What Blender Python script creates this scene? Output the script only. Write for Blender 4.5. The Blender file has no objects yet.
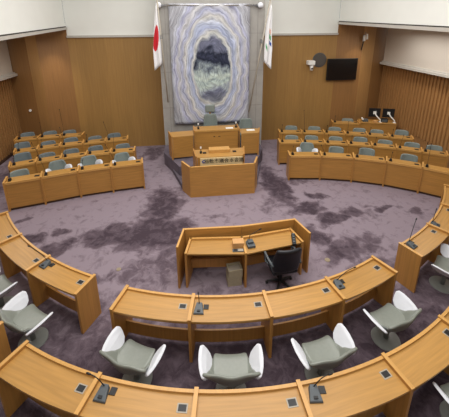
import bpy, bmesh, math, random
from mathutils import Vector, Matrix
random.seed(7)
R = math.radians
S = bpy.context.scene
C = S.collection

# ------------------------------------------------------------------ camera, world, lights, exposure
cam_data = bpy.data.cameras.new('camera')
cam = bpy.data.objects.new('camera', cam_data); C.objects.link(cam)
cam_data.sensor_width = 36.0
cam_data.lens = 314.4 / 449 * 36.0
cam_data.shift_y = -88.95 / 449
cam_data.clip_end = 100
cam.matrix_world = (Matrix.Translation((-1.048, -9.523, 4.473)) @ Matrix.Rotation(R(-7), 4, 'Z')
                    @ Matrix.Rotation(R(90 - 17.07), 4, 'X') @ Matrix.Rotation(-0.006, 4, 'Z'))
S.camera = cam

world = bpy.data.worlds.new('world'); S.world = world
world.use_nodes = True
world.node_tree.nodes['Background'].inputs[0].default_value = (0.93, 0.96, 1.0, 1)
world.node_tree.nodes['Background'].inputs[1].default_value = 0.36

def area(name, loc, sx, sy, power, color=(1, 0.97, 0.93)):
    l = bpy.data.lights.new(name, 'AREA'); l.shape = 'RECTANGLE'; l.size = sx; l.size_y = sy
    l.energy = power; l.color = color
    o = bpy.data.objects.new(name, l); C.objects.link(o); o.location = loc
    return o
area('ceiling_light_centre', (-0.2, -4.6, 6.85), 6.0, 6.0, 480)
area('ceiling_light_rear', (-0.6, -9.3, 6.85), 6.0, 3.0, 165)
area('ceiling_light_front', (-0.2, -0.4, 6.85), 6.0, 2.0, 130)
def spot(name, loc, target, power, angle=70):
    l = bpy.data.lights.new(name, 'SPOT'); l.energy = power; l.spot_size = R(angle); l.spot_blend = 0.9
    l.color = (1, 0.86, 0.68); l.shadow_soft_size = 0.06
    o = bpy.data.objects.new(name, l); C.objects.link(o); o.location = loc
    o.rotation_euler = (Vector(target) - Vector(loc)).to_track_quat('-Z', 'Y').to_euler()
spot('downlight_left', (-5.5, 1.35, 4.22), (-5.45, 1.75, 1.0), 75)
spot('downlight_right', (5.35, 1.35, 4.30), (5.45, 1.75, 1.0), 75)
area('bay_light_left', (-6.2, -1.2, 4.0), 0.5, 4.0, 60)
area('bay_light_right', (5.95, -1.2, 4.1), 0.5, 4.0, 60)

S.view_settings.view_transform = 'Standard'
S.view_settings.look = 'None'
S.view_settings.gamma = 1.0
S.view_settings.exposure = -0.14
S.view_settings.use_curve_mapping = False

# ------------------------------------------------------------------ materials
def srgb(c):
    c = [x / 255 for x in c]
    return tuple(x / 12.92 if x <= 0.04045 else ((x + 0.055) / 1.055) ** 2.4 for x in c) + (1,)

def mat(name, color, rough=0.5, metal=0.0, noise=0.0, nscale=20, bump=0.0, spec=0.5):
    m = bpy.data.materials.new(name); m.use_nodes = True
    nt = m.node_tree; b = nt.nodes['Principled BSDF']
    b.inputs['Roughness'].default_value = rough; b.inputs['Metallic'].default_value = metal
    b.inputs['Specular IOR Level'].default_value = spec
    col = srgb(color)
    n = nt.nodes.new('ShaderNodeTexNoise'); n.inputs['Scale'].default_value = nscale
    tc = nt.nodes.new('ShaderNodeTexCoord'); nt.links.new(tc.outputs['Object'], n.inputs['Vector'])
    r = nt.nodes.new('ShaderNodeValToRGB')
    k = noise
    r.color_ramp.elements[0].color = tuple(c * (1 - k) for c in col[:3]) + (1,)
    r.color_ramp.elements[1].color = tuple(min(1, c * (1 + k)) for c in col[:3]) + (1,)
    r.color_ramp.elements[0].position = 0.3; r.color_ramp.elements[1].position = 0.7
    nt.links.new(n.outputs['Fac'], r.inputs['Fac']); nt.links.new(r.outputs['Color'], b.inputs['Base Color'])
    if bump:
        bp = nt.nodes.new('ShaderNodeBump'); bp.inputs['Strength'].default_value = bump
        bp.inputs['Distance'].default_value = 0.01
        nt.links.new(n.outputs['Fac'], bp.inputs['Height']); nt.links.new(bp.outputs['Normal'], b.inputs['Normal'])
    return m

def wood(name, color, axis='X', rough=0.38, var=0.14, panel=None):
    """procedural veneer: grain stretched along one axis, optional sheet-to-sheet tone"""
    m = bpy.data.materials.new(name); m.use_nodes = True
    nt = m.node_tree; b = nt.nodes['Principled BSDF']; L = nt.links.new
    b.inputs['Roughness'].default_value = rough
    tc = nt.nodes.new('ShaderNodeTexCoord')
    oi = nt.nodes.new('ShaderNodeObjectInfo')
    mp = nt.nodes.new('ShaderNodeMapping')
    sc = {'X': (1.2, 22, 22), 'Y': (22, 1.2, 22), 'Z': (22, 22, 0.8)}[axis]
    mp.inputs['Scale'].default_value = sc
    off = nt.nodes.new('ShaderNodeVectorMath'); off.operation = 'MULTIPLY_ADD'
    cmb = nt.nodes.new('ShaderNodeCombineXYZ')
    for i in range(3): L(oi.outputs['Random'], cmb.inputs[i])
    L(cmb.outputs[0], off.inputs[0]); off.inputs[1].default_value = (13, 17, 11)
    L(tc.outputs['Object'], off.inputs[2]); L(off.outputs[0], mp.inputs['Vector'])
    n = nt.nodes.new('ShaderNodeTexNoise'); n.inputs['Scale'].default_value = 1.6; n.inputs['Detail'].default_value = 5
    L(mp.outputs[0], n.inputs['Vector'])
    col = srgb(color)
    r = nt.nodes.new('ShaderNodeValToRGB')
    r.color_ramp.elements[0].color = tuple(c * (1 - var * 1.3) for c in col[:3]) + (1,)
    r.color_ramp.elements[1].color = tuple(min(1, c * (1 + var)) for c in col[:3]) + (1,)
    r.color_ramp.elements[0].position = 0.32; r.color_ramp.elements[1].position = 0.68
    L(n.outputs['Fac'], r.inputs['Fac'])
    out = r.outputs['Color']
    mul = nt.nodes.new('ShaderNodeMix'); mul.data_type = 'RGBA'; mul.blend_type = 'MULTIPLY'; mul.inputs[0].default_value = 1
    v = nt.nodes.new('ShaderNodeMapRange')
    v.inputs['To Min'].default_value = 0.93; v.inputs['To Max'].default_value = 1.05
    if panel:
        w = nt.nodes.new('ShaderNodeTexWhiteNoise'); w.noise_dimensions = '1D'
        sx = nt.nodes.new('ShaderNodeSeparateXYZ'); L(tc.outputs['Object'], sx.inputs[0])
        dv = nt.nodes.new('ShaderNodeMath'); dv.operation = 'DIVIDE'; dv.inputs[1].default_value = panel
        fl = nt.nodes.new('ShaderNodeMath'); fl.operation = 'FLOOR'
        L(sx.outputs[0], dv.inputs[0]); L(dv.outputs[0], fl.inputs[0]); L(fl.outputs[0], w.inputs['W'])
        L(w.outputs['Value'], v.inputs['Value'])
        v.inputs['To Min'].default_value = 0.90; v.inputs['To Max'].default_value = 1.06
    else:
        L(oi.outputs['Random'], v.inputs['Value'])
    L(out, mul.inputs[6]); L(v.outputs[0], mul.inputs[7])
    L(mul.outputs[2], b.inputs['Base Color'])
    return m

M = {}
M['desk_top'] = wood('oak_desktop', (184, 138, 73), 'X', 0.35, 0.09)
M['desk_side'] = wood('oak_panel', (180, 129, 64), 'Z', 0.42, 0.10)
M['desk_front'] = wood('oak_front', (183, 133, 66), 'X', 0.42, 0.10)
M['desk_edge'] = wood('oak_edge', (208, 158, 88), 'Y', 0.35, 0.06)
M['wall_wood'] = wood('wall_veneer', (162, 124, 70), 'Z', 0.5, 0.07, panel=0.47)
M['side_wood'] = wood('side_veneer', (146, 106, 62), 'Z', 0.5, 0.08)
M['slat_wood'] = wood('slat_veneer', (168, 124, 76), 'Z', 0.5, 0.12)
M['lit_wood'] = wood('lit_veneer', (178, 136, 84), 'Z', 0.5, 0.08)  # corner veneer painted lighter, for the strip that faces the light
M['shaded_wood'] = wood('shaded_veneer', (146, 106, 62), 'Z', 0.5, 0.08)  # corner veneer painted darker, for the strip turned from the light
M['toe'] = mat('toe_kick', (74, 50, 34), 0.7, noise=.1)
M['plaster'] = mat('white_plaster', (243, 245, 240), 0.9, noise=.015, nscale=2)
M['trim'] = mat('grey_trim', (196, 192, 184), 0.6, noise=.03)
M['groove'] = mat('dark_groove', (60, 54, 48), 0.8)
M['blind'] = mat('pale_blind', (205, 196, 184), 0.9, noise=.04, nscale=60)
M['joint'] = mat('stone_joint', (136, 133, 128), 0.7)
M['stone'] = mat('grey_stone', (160, 157, 152), 0.55, noise=.06, nscale=5)
M['shell'] = mat('chair_shell', (134, 139, 131), 0.3, noise=.03, nscale=30)
M['teal'] = mat('chair_fabric', (124, 134, 130), 0.75, noise=.06, nscale=40)
M['teal_dark'] = mat('chair_fabric_blue', (104, 114, 117), 0.75, noise=.06, nscale=40)
M['cloth'] = mat('white_cover', (226, 229, 236), 0.85, noise=.03, nscale=8, bump=.5)
M['disc'] = mat('pedestal_grey', (138, 142, 138), 0.32, noise=.04, spec=.6)
M['chrome'] = mat('chrome', (190, 190, 190), 0.2, 1.0)
M['mic'] = mat('mic_grey', (84, 90, 94), 0.5, noise=.05)
M['black'] = mat('black_plastic', (22, 22, 24), 0.45)
M['leather'] = mat('black_leather', (26, 28, 34), 0.42, noise=.15)
M['socket'] = mat('socket_frame', (168, 160, 146), 0.4)
M['white'] = mat('white_paper', (236, 236, 232), 0.8)
M['screen'] = mat('screen_black', (12, 12, 14), 0.25)
M['beige'] = mat('beige_bin', (168, 158, 132), 0.7, noise=.05)
M['kraft'] = mat('pale_wood_box', (206, 156, 98), 0.5, noise=.05)
M['ink'] = mat('ink', (38, 34, 32), 0.7)
M['red'] = mat('flag_red', (206, 40, 52), 0.8)
M['green'] = mat('flag_green', (60, 160, 90), 0.8)
M['orange'] = mat('flag_orange', (226, 132, 62), 0.8)
M['blue'] = mat('flag_blue', (52, 84, 160), 0.8)
M['flag'] = mat('flag_white', (236, 236, 238), 0.8, noise=.02)
M['brown_cloth'] = mat('speaker_grille', (84, 78, 72), 0.8, noise=.2, nscale=60)
M['sign'] = wood('sign_board', (226, 204, 156), 'X', 0.5, 0.05)
M['outlet'] = mat('brass_floor_plate', (150, 136, 112), 0.45)

# carpet: mauve pile with dark and pale worn patches that keep their own shape
def carpet():
    m = bpy.data.materials.new('carpet'); m.use_nodes = True
    nt = m.node_tree; b = nt.nodes['Principled BSDF']; L = nt.links.new
    b.inputs['Roughness'].default_value = 0.95; b.inputs['Specular IOR Level'].default_value = 0.1
    tc = nt.nodes.new('ShaderNodeTexCoord')
    n1 = nt.nodes.new('ShaderNodeTexNoise'); n1.inputs['Scale'].default_value = 1.7; n1.inputs['Detail'].default_value = 6
    L(tc.outputs['Object'], n1.inputs['Vector'])
    sub = nt.nodes.new('ShaderNodeVectorMath'); sub.operation = 'SUBTRACT'; sub.inputs[1].default_value = (.5, .5, .5)
    L(n1.outputs['Color'], sub.inputs[0])
    mad = nt.nodes.new('ShaderNodeVectorMath'); mad.operation = 'MULTIPLY_ADD'; mad.inputs[1].default_value = (1.15, 1.15, 0)
    L(sub.outputs[0], mad.inputs[0]); L(tc.outputs['Object'], mad.inputs[2])
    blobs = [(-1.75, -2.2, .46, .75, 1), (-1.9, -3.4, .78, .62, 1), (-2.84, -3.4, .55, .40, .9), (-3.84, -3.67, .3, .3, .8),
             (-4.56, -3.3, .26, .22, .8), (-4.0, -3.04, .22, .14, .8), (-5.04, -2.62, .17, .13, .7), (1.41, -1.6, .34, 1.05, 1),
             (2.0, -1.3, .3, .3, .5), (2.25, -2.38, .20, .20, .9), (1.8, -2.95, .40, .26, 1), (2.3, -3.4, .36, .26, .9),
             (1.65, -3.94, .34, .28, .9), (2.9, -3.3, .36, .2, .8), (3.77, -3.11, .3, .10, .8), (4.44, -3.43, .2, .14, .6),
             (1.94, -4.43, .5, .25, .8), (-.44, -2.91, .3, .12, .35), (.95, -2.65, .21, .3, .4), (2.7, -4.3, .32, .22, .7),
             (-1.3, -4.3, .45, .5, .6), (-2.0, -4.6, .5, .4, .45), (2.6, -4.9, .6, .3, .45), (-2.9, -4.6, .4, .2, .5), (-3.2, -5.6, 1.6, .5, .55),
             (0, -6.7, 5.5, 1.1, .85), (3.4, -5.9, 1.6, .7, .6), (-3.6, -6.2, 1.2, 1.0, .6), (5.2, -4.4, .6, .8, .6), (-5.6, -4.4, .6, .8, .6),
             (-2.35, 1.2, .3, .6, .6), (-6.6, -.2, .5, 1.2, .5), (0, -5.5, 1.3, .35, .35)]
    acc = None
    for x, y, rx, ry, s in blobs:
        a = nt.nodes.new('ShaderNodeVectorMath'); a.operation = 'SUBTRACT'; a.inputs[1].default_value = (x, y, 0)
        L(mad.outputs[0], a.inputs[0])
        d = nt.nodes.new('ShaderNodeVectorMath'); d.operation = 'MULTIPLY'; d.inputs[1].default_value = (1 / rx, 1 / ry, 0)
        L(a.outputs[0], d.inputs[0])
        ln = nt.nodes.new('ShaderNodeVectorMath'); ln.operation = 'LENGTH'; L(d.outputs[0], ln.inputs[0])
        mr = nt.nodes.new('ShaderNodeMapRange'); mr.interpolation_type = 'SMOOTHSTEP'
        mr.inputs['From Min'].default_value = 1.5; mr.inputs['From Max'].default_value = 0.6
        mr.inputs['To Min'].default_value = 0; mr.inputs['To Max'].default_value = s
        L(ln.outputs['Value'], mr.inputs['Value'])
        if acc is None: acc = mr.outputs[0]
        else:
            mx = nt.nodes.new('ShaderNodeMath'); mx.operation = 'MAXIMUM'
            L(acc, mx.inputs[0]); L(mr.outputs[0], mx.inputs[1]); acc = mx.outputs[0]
    n2 = nt.nodes.new('ShaderNodeTexNoise'); n2.inputs['Scale'].default_value = 4.6; n2.inputs['Detail'].default_value = 8
    n2.inputs['Roughness'].default_value = 0.7; n2.inputs['Distortion'].default_value = 0.6
    L(tc.outputs['Object'], n2.inputs['Vector'])
    r2 = nt.nodes.new('ShaderNodeMapRange'); r2.inputs['From Min'].default_value = 0.35; r2.inputs['From Max'].default_value = 0.68
    r2.inputs['To Min'].default_value = -0.38; r2.inputs['To Max'].default_value = 0.36
    L(n2.outputs['Fac'], r2.inputs['Value'])
    ad = nt.nodes.new('ShaderNodeMath'); ad.operation = 'ADD'; ad.use_clamp = True
    L(acc, ad.inputs[0]); L(r2.outputs[0], ad.inputs[1])
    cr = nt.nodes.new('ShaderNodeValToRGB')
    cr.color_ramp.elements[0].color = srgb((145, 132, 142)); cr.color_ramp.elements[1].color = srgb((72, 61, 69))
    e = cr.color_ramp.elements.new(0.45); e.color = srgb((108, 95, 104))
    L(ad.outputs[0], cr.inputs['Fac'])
    n3 = nt.nodes.new('ShaderNodeTexNoise'); n3.inputs['Scale'].default_value = 90
    L(tc.outputs['Object'], n3.inputs['Vector'])
    bp = nt.nodes.new('ShaderNodeBump'); bp.inputs['Strength'].default_value = .3; bp.inputs['Distance'].default_value = .01
    L(n3.outputs['Fac'], bp.inputs['Height']); L(bp.outputs['Normal'], b.inputs['Normal'])
    L(cr.outputs['Color'], b.inputs['Base Color'])
    return m
M['carpet'] = carpet()
M['dais_carpet'] = mat('dais_carpet', (104, 96, 106), 0.95, noise=.18, nscale=3, spec=.1)

# tapestry: woven oval rings of pale blue, cream and lilac round a dark eye over pale green
def tapestry_mat():
    m = bpy.data.materials.new('tapestry'); m.use_nodes = True
    nt = m.node_tree; b = nt.nodes['Principled BSDF']; L = nt.links.new
    b.inputs['Roughness'].default_value = 0.95; b.inputs['Specular IOR Level'].default_value = 0.05
    tc = nt.nodes.new('ShaderNodeTexCoord')
    n = nt.nodes.new('ShaderNodeTexNoise'); n.inputs['Scale'].default_value = 1.9; n.inputs['Detail'].default_value = 4
    n.inputs['Distortion'].default_value = 0.4
    L(tc.outputs['Object'], n.inputs['Vector'])
    sub = nt.nodes.new('ShaderNodeVectorMath'); sub.operation = 'SUBTRACT'; sub.inputs[1].default_value = (.5, .5, .5)
    L(n.outputs['Color'], sub.inputs[0])
    mad = nt.nodes.new('ShaderNodeVectorMath'); mad.operation = 'MULTIPLY_ADD'; mad.inputs[1].default_value = (.34, 0, .44)
    L(sub.outputs[0], mad.inputs[0]); L(tc.outputs['Object'], mad.inputs[2])
    def ell(cx, cz, rx, rz):
        a = nt.nodes.new('ShaderNodeVectorMath'); a.operation = 'SUBTRACT'; a.inputs[1].default_value = (cx, 0, cz)
        L(mad.outputs[0], a.inputs[0])
        d = nt.nodes.new('ShaderNodeVectorMath'); d.operation = 'MULTIPLY'; d.inputs[1].default_value = (1 / rx, 0, 1 / rz)
        L(a.outputs[0], d.inputs[0])
        l = nt.nodes.new('ShaderNodeVectorMath'); l.operation = 'LENGTH'; L(d.outputs[0], l.inputs[0])
        return l.outputs['Value']
    dist = ell(0.05, -.12, 0.58, 1.08)
    rm = nt.nodes.new('ShaderNodeMapRange'); rm.inputs['From Min'].default_value = 1.0; rm.inputs['From Max'].default_value = 2.35
    L(dist, rm.inputs['Value'])
    cr = nt.nodes.new('ShaderNodeValToRGB')
    stops = [(0, (160, 166, 172)), (.08, (186, 186, 182)), (.18, (150, 158, 184)), (.30, (170, 177, 196)), (.42, (186, 185, 182)),
             (.54, (160, 164, 188)), (.68, (182, 182, 184)), (.80, (158, 160, 184)), (.90, (176, 179, 190)), (1, (162, 163, 170))]
    els = cr.color_ramp.elements
    els[0].position = 0; els[0].color = srgb(stops[0][1]); els[1].position = 1; els[1].color = srgb(stops[-1][1])
    for p, c in stops[1:-1]:
        e = els.new(p); e.color = srgb(c)
    L(rm.outputs[0], cr.inputs['Fac'])
    # fine strand stripes that follow the rings
    sp = nt.nodes.new('ShaderNodeSeparateXYZ'); L(mad.outputs[0], sp.inputs[0])
    an = nt.nodes.new('ShaderNodeMath'); an.operation = 'ARCTAN2'
    zz = nt.nodes.new('ShaderNodeMath'); zz.operation = 'ABSOLUTE'; L(sp.outputs[0], zz.inputs[0])
    L(zz.outputs[0], an.inputs[0]); L(sp.outputs[2], an.inputs[1])
    cb = nt.nodes.new('ShaderNodeCombineXYZ'); 
    a3 = nt.nodes.new('ShaderNodeMath'); a3.operation = 'MULTIPLY'; a3.inputs[1].default_value = 3.4; L(an.outputs[0], a3.inputs[0])
    d3 = nt.nodes.new('ShaderNodeMath'); d3.operation = 'MULTIPLY'; d3.inputs[1].default_value = 17; L(dist, d3.inputs[0])
    sg = nt.nodes.new('ShaderNodeMath'); sg.operation = 'MULTIPLY'; sg.inputs[1].default_value = 2.5; L(sp.outputs[0], sg.inputs[0])
    L(a3.outputs[0], cb.inputs[0]); L(d3.outputs[0], cb.inputs[1]); L(sg.outputs[0], cb.inputs[2])
    nf = nt.nodes.new('ShaderNodeTexNoise'); nf.inputs['Scale'].default_value = 1.0; nf.inputs['Detail'].default_value = 6
    L(cb.outputs[0], nf.inputs['Vector'])
    st = nt.nodes.new('ShaderNodeMapRange'); st.inputs['From Min'].default_value = 0.3; st.inputs['From Max'].default_value = 0.7
    st.inputs['To Min'].default_value = 0.66; st.inputs['To Max'].default_value = 1.5
    L(nf.outputs['Fac'], st.inputs['Value'])
    # inner eye
    sx = nt.nodes.new('ShaderNodeSeparateXYZ'); L(mad.outputs[0], sx.inputs[0])
    ez = nt.nodes.new('ShaderNodeMapRange'); ez.inputs['From Min'].default_value = -1.2; ez.inputs['From Max'].default_value = 0.95
    L(sx.outputs[2], ez.inputs['Value'])
    n4 = nt.nodes.new('ShaderNodeTexNoise'); n4.inputs['Scale'].default_value = 2.2; n4.inputs['Detail'].default_value = 5
    L(tc.outputs['Object'], n4.inputs['Vector'])
    e2 = nt.nodes.new('ShaderNodeMath'); e2.operation = 'MULTIPLY_ADD'; e2.inputs[1].default_value = 0.5
    L(n4.outputs['Fac'], e2.inputs[0])
    e3 = nt.nodes.new('ShaderNodeMath'); e3.operation = 'SUBTRACT'; e3.inputs[1].default_value = 0.25
    L(ez.outputs[0], e2.inputs[2]); L(e2.outputs[0], e3.inputs[0])
    er = nt.nodes.new('ShaderNodeValToRGB'); ee = er.color_ramp.elements
    ee[0].position = 0; ee[0].color = srgb((112, 116, 128)); ee[1].position = 1; ee[1].color = srgb((104, 106, 124))
    for p, c in [(.14, (104, 108, 128)), (.20, (140, 148, 160)), (.28, (178, 192, 186)), (.36, (150, 164, 164)), (.44, (186, 198, 190)), (.51, (150, 162, 164)), (.56, (96, 104, 116)),
                 (.61, (40, 44, 58)), (.70, (58, 62, 80)), (.76, (44, 48, 62)), (.84, (104, 108, 128))]:
        e = ee.new(p); e.color = srgb(c)
    L(e3.outputs[0], er.inputs['Fac'])
    k = nt.nodes.new('ShaderNodeMapRange'); k.inputs['From Min'].default_value = 0.97; k.inputs['From Max'].default_value = 1.06
    L(dist, k.inputs['Value'])
    mx = nt.nodes.new('ShaderNodeMix'); mx.data_type = 'RGBA'; L(k.outputs[0], mx.inputs[0]); L(er.outputs[0], mx.inputs[6]); L(cr.outputs[0], mx.inputs[7])
    mu = nt.nodes.new('ShaderNodeMix'); mu.data_type = 'RGBA'; mu.blend_type = 'MULTIPLY'; mu.inputs[0].default_value = 1
    L(mx.outputs[2], mu.inputs[6]); L(st.outputs[0], mu.inputs[7]); L(mu.outputs[2], b.inputs['Base Color'])
    bp = nt.nodes.new('ShaderNodeBump'); bp.inputs['Strength'].default_value = .6; bp.inputs['Distance'].default_value = .03
    L(nf.outputs['Fac'], bp.inputs['Height']); L(bp.outputs['Normal'], b.inputs['Normal'])
    return m
M['tapestry'] = tapestry_mat()

# ------------------------------------------------------------------ helpers
def box(bm, x0, x1, y0, y1, z0, z1, mtx=None):
    vs = [bm.verts.new((x, y, z)) for z in (z0, z1) for y in (y0, y1) for x in (x0, x1)]
    if mtx: 
        for v in vs: v.co = mtx @ v.co
    for f in ((0, 2, 3, 1), (4, 5, 7, 6), (0, 1, 5, 4), (2, 6, 7, 3), (0, 4, 6, 2), (1, 3, 7, 5)):
        bm.faces.new([vs[i] for i in f])
    return bm
def prism(bm, pts, z0, z1):
    a = [bm.verts.new((x, y, z0)) for x, y in pts]; b = [bm.verts.new((x, y, z1)) for x, y in pts]
    n = len(pts)
    bm.faces.new(a[::-1]); bm.faces.new(b)
    for i in range(n): bm.faces.new((a[i], a[(i + 1) % n], b[(i + 1) % n], b[i]))
    return bm
def arc(bm, Rm, r0, r1, a0, a1, z0, z1, n=6):
    """arc slab in local desk frame: ring centre lies at (0, Rm)"""
    ring = []
    for i in range(n + 1):
        a = R(a0 + (a1 - a0) * i / n); s, c = math.sin(a), math.cos(a)
        ring.append([bm.verts.new((r * s, Rm - r * c, z)) for r, z in ((r0, z0), (r1, z0), (r1, z1), (r0, z1))])
    for i in range(n):
        for k in range(4):
            bm.faces.new((ring[i][k], ring[i][(k + 1) % 4], ring[i + 1][(k + 1) % 4], ring[i + 1][k]))
    bm.faces.new(ring[0][::-1]); bm.faces.new(ring[-1])
    return bm
def cyl(bm, p0, p1, r0, r1=None, n=16):
    r1 = r0 if r1 is None else r1
    p0, p1 = Vector(p0), Vector(p1); d = p1 - p0
    q = d.to_track_quat('Z', 'Y').to_matrix().to_4x4()
    bmesh.ops.create_cone(bm, cap_ends=True, segments=n, radius1=r0, radius2=r1, depth=d.length,
                          matrix=Matrix.Translation((p0 + p1) / 2) @ q)
    return bm
def tube(bm, pts, r, n=8):
    pts = [Vector(p) for p in pts]; rings = []
    for i, p in enumerate(pts):
        d = (pts[min(i + 1, len(pts) - 1)] - pts[max(i - 1, 0)]).normalized()
        q = d.to_track_quat('Z', 'Y')
        rr = r[i] if isinstance(r, (list, tuple)) else r
        rings.append([bm.verts.new(p + q @ Vector((rr * math.cos(2 * math.pi * k / n), rr * math.sin(2 * math.pi * k / n), 0))) for k in range(n)])
    for a, b in zip(rings, rings[1:]):
        for k in range(n): bm.faces.new((a[k], a[(k + 1) % n], b[(k + 1) % n], b[k]))
    bm.faces.new(rings[0][::-1]); bm.faces.new(rings[-1])
    return bm
def B(): return bmesh.new()
def obj(name, bm, m, parent=None, smooth=False, bevel=0, sub=0, solid=0, loc=None, rz=0, label=None):
    bmesh.ops.recalc_face_normals(bm, faces=bm.faces)
    me = bpy.data.meshes.new(name); bm.to_mesh(me); bm.free()
    me.materials.append(m)
    if smooth: me.polygons.foreach_set('use_smooth', [True] * len(me.polygons))
    o = bpy.data.objects.new(name, me); C.objects.link(o)
    if solid:
        s = o.modifiers.new('s', 'SOLIDIFY'); s.thickness = solid; s.offset = 0
    if bevel:
        b = o.modifiers.new('b', 'BEVEL'); b.width = bevel; b.segments = 2; b.limit_method = 'ANGLE'
    if sub:
        s = o.modifiers.new('ss', 'SUBSURF'); s.levels = sub; s.render_levels = sub
    if parent: o.parent = parent
    if loc is not None: o.location = loc
    o.rotation_euler.z = rz
    if label: o['label'] = label
    return o
def tag(o, label, cat, group=None, kind=None):
    o['label'] = label; o['category'] = cat
    if group: o['group'] = group
    if kind: o['kind'] = kind
    return o
def thing(name, label, cat, loc=(0, 0, 0), rz=0, group=None):
    o = bpy.data.objects.new(name, None); C.objects.link(o); o.empty_display_size = .1
    o.location = loc; o.rotation_euler = (0, 0, rz)
    return tag(o, label, cat, group)
def struct(name, bm, m, **k):
    o = obj(name, bm, m, **k); o['kind'] = 'structure'; return o
def dup(root, label, loc, rz):
    r = root.copy(); C.objects.link(r); r.location = loc; r.rotation_euler = (0, 0, rz); r['label'] = label
    for ch in KIDS.get(root.name, []):
        c = ch.copy(); C.objects.link(c); c.parent = r
        for g in KIDS.get(ch.name, []):
            d = g.copy(); C.objects.link(d); d.parent = c
    return r
KIDS = {}
def reg(root, *objs):
    KIDS[root.name] = list(objs)
def register_tree():
    KIDS.clear()
    for o in C.objects:
        if o.parent: KIDS.setdefault(o.parent.name, []).append(o)

# ------------------------------------------------------------------ the room
struct('floor', prism(B(), [(-7.9, -13), (7.7, -13), (7.7, 3.2), (-7.9, 3.2)], -0.1, 0), M['carpet'])
BY = 1.95
struct('wall_back', box(B(), -4.95, 4.62, BY, BY + .2, 0, 4.05), M['wall_wood'])
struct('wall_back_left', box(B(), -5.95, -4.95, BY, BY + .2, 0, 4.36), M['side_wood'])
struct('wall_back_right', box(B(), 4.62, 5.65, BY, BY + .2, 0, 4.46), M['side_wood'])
struct('wall_back_upper', box(B(), -4.95, 4.62, BY + .02, BY + .2, 4.05, 7.0), M['plaster'])
struct('trim_1', box(B(), -4.95, 4.62, BY - .05, BY + .02, 4.03, 4.10), M['trim'])
# chamfered strips at the two far corners, painted lighter where they face the light
def strip(name, p, q, z1, m):
    d = Vector((q[0] - p[0], q[1] - p[1])).normalized(); nrm = Vector((-d.y, d.x)) * .15
    if nrm.y < 0: nrm = -nrm
    struct(name, prism(B(), [p, q, (q[0] + nrm.x, q[1] + nrm.y), (p[0] + nrm.x, p[1] + nrm.y)], 0, z1), m)
strip('wall_corner_left', (-5.95, BY), (-6.45, 2.3), 4.36, M['lit_wood'])
strip('wall_corner_left_end', (-6.45, 2.3), (-7.5, 2.66), 4.36, M['shaded_wood'])
strip('wall_corner_right', (5.65, BY), (6.35, 2.3), 4.46, M['lit_wood'])
strip('wall_corner_right_end', (6.35, 2.3), (7.25, 2.7), 4.46, M['shaded_wood'])

def slat_wall(name, x, xo, y0, y1, z0, z1, m, sgn):
    bm = box(B(), min(x, x + sgn * .2), max(x, x + sgn * .2), y0, y1, 0, z1)
    y = y1 - .08
    while y > y0:
        box(bm, min(x, x - sgn * .045), max(x, x - sgn * .045), y - .07, y, z0, z1)
        y -= .15
    return struct(name, bm, m)
slat_wall('wall_left', -7.35, 0, -13, 2.72, .10, 2.72, M['slat_wood'], -1)
slat_wall('wall_right', 7.1, 0, -13, 2.72, .55, 2.86, M['slat_wood'], 1)
struct('baseboard_left', box(B(), -7.36, -7.28, -13, 2.6, 0, .10), M['toe'])
# pale blind panels over the slatted walls with a ledge under them
struct('window_1', box(B(), -7.36, -7.12, -13, 2.45, 2.80, 4.36), M['blind'])
struct('window_2', box(B(), 6.85, 7.11, -13, 2.35, 2.96, 4.46), M['blind'])
bm = box(B(), -7.36, -7.0, -13, 2.5, 2.72, 2.80); box(bm, -7.36, -7.06, -13, 2.47, 2.80, 2.85)
struct('trim_2', bm, M['trim'])
bm = box(B(), 6.74, 7.11, -13, 2.4, 2.86, 2.94); box(bm, 6.80, 7.11, -13, 2.37, 2.94, 2.99)
struct('trim_3', bm, M['trim'])
# upper side walls that stand inboard of the bays, their soffits and shadow-gap mouldings
def sloped(bm, x0, x1, ya, yb, za, zb, zta, ztb):
    vs = [bm.verts.new(p) for p in ((x0, ya, za), (x1, ya, za), (x1, yb, zb), (x0, yb, zb), (x0, ya, zta), (x1, ya, zta), (x1, yb, ztb), (x0, yb, ztb))]
    for f in ((0, 3, 2, 1), (4, 5, 6, 7), (0, 1, 5, 4), (1, 2, 6, 5), (2, 3, 7, 6), (3, 0, 4, 7)): bm.faces.new([vs[i] for i in f])
    return bm
struct('wall_left_upper', sloped(B(), -5.1, -4.95, -8, BY, 4.04, 4.40, 7, 7), M['plaster'])
struct('wall_right_upper', sloped(B(), 4.62, 4.77, -8, BY, 4.24, 4.52, 7, 7), M['plaster'])
struct('trim_4', sloped(B(), -5.12, -4.90, -8, BY, 3.92, 4.30, 4.01, 4.37), M['trim'])
struct('trim_5', sloped(B(), 4.57, 4.80, -8, BY, 4.12, 4.41, 4.21, 4.49), M['trim'])
struct('trim_6', sloped(B(), -5.08, -4.93, -8, BY - .01, 4.01, 4.37, 4.04, 4.40), M['groove'])
struct('trim_7', sloped(B(), 4.60, 4.75, -8, BY - .01, 4.21, 4.49, 4.24, 4.52), M['groove'])
struct('ceiling_left_bay', box(B(), -7.5, -5.1, -13, 2.9, 4.40, 4.5), M['plaster'])
struct('ceiling_right_bay', box(B(), 4.77, 7.3, -13, 2.9, 4.50, 4.6), M['plaster'])
struct('ceiling', box(B(), -7.5, 7.3, -13, 2.4, 7.0, 7.1), M['plaster'])

# stone pier behind the podium
bm = box(B(), -1.85, 1.55, .85, BY, 0, 7.0)
for z in (1.6, 3.2, 4.8):
    pass
struct('wall_pier', bm, M['stone'])
bm = B()
for x in (-1.62, 1.32): box(bm, x, x + .012, .845, .85, .42, 7.0)
for z in (1.75, 2.95, 4.15, 5.35): box(bm, -1.85, 1.55, .845, .85, z, z + .012)
struct('trim_8', bm, M['joint'])

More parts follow.
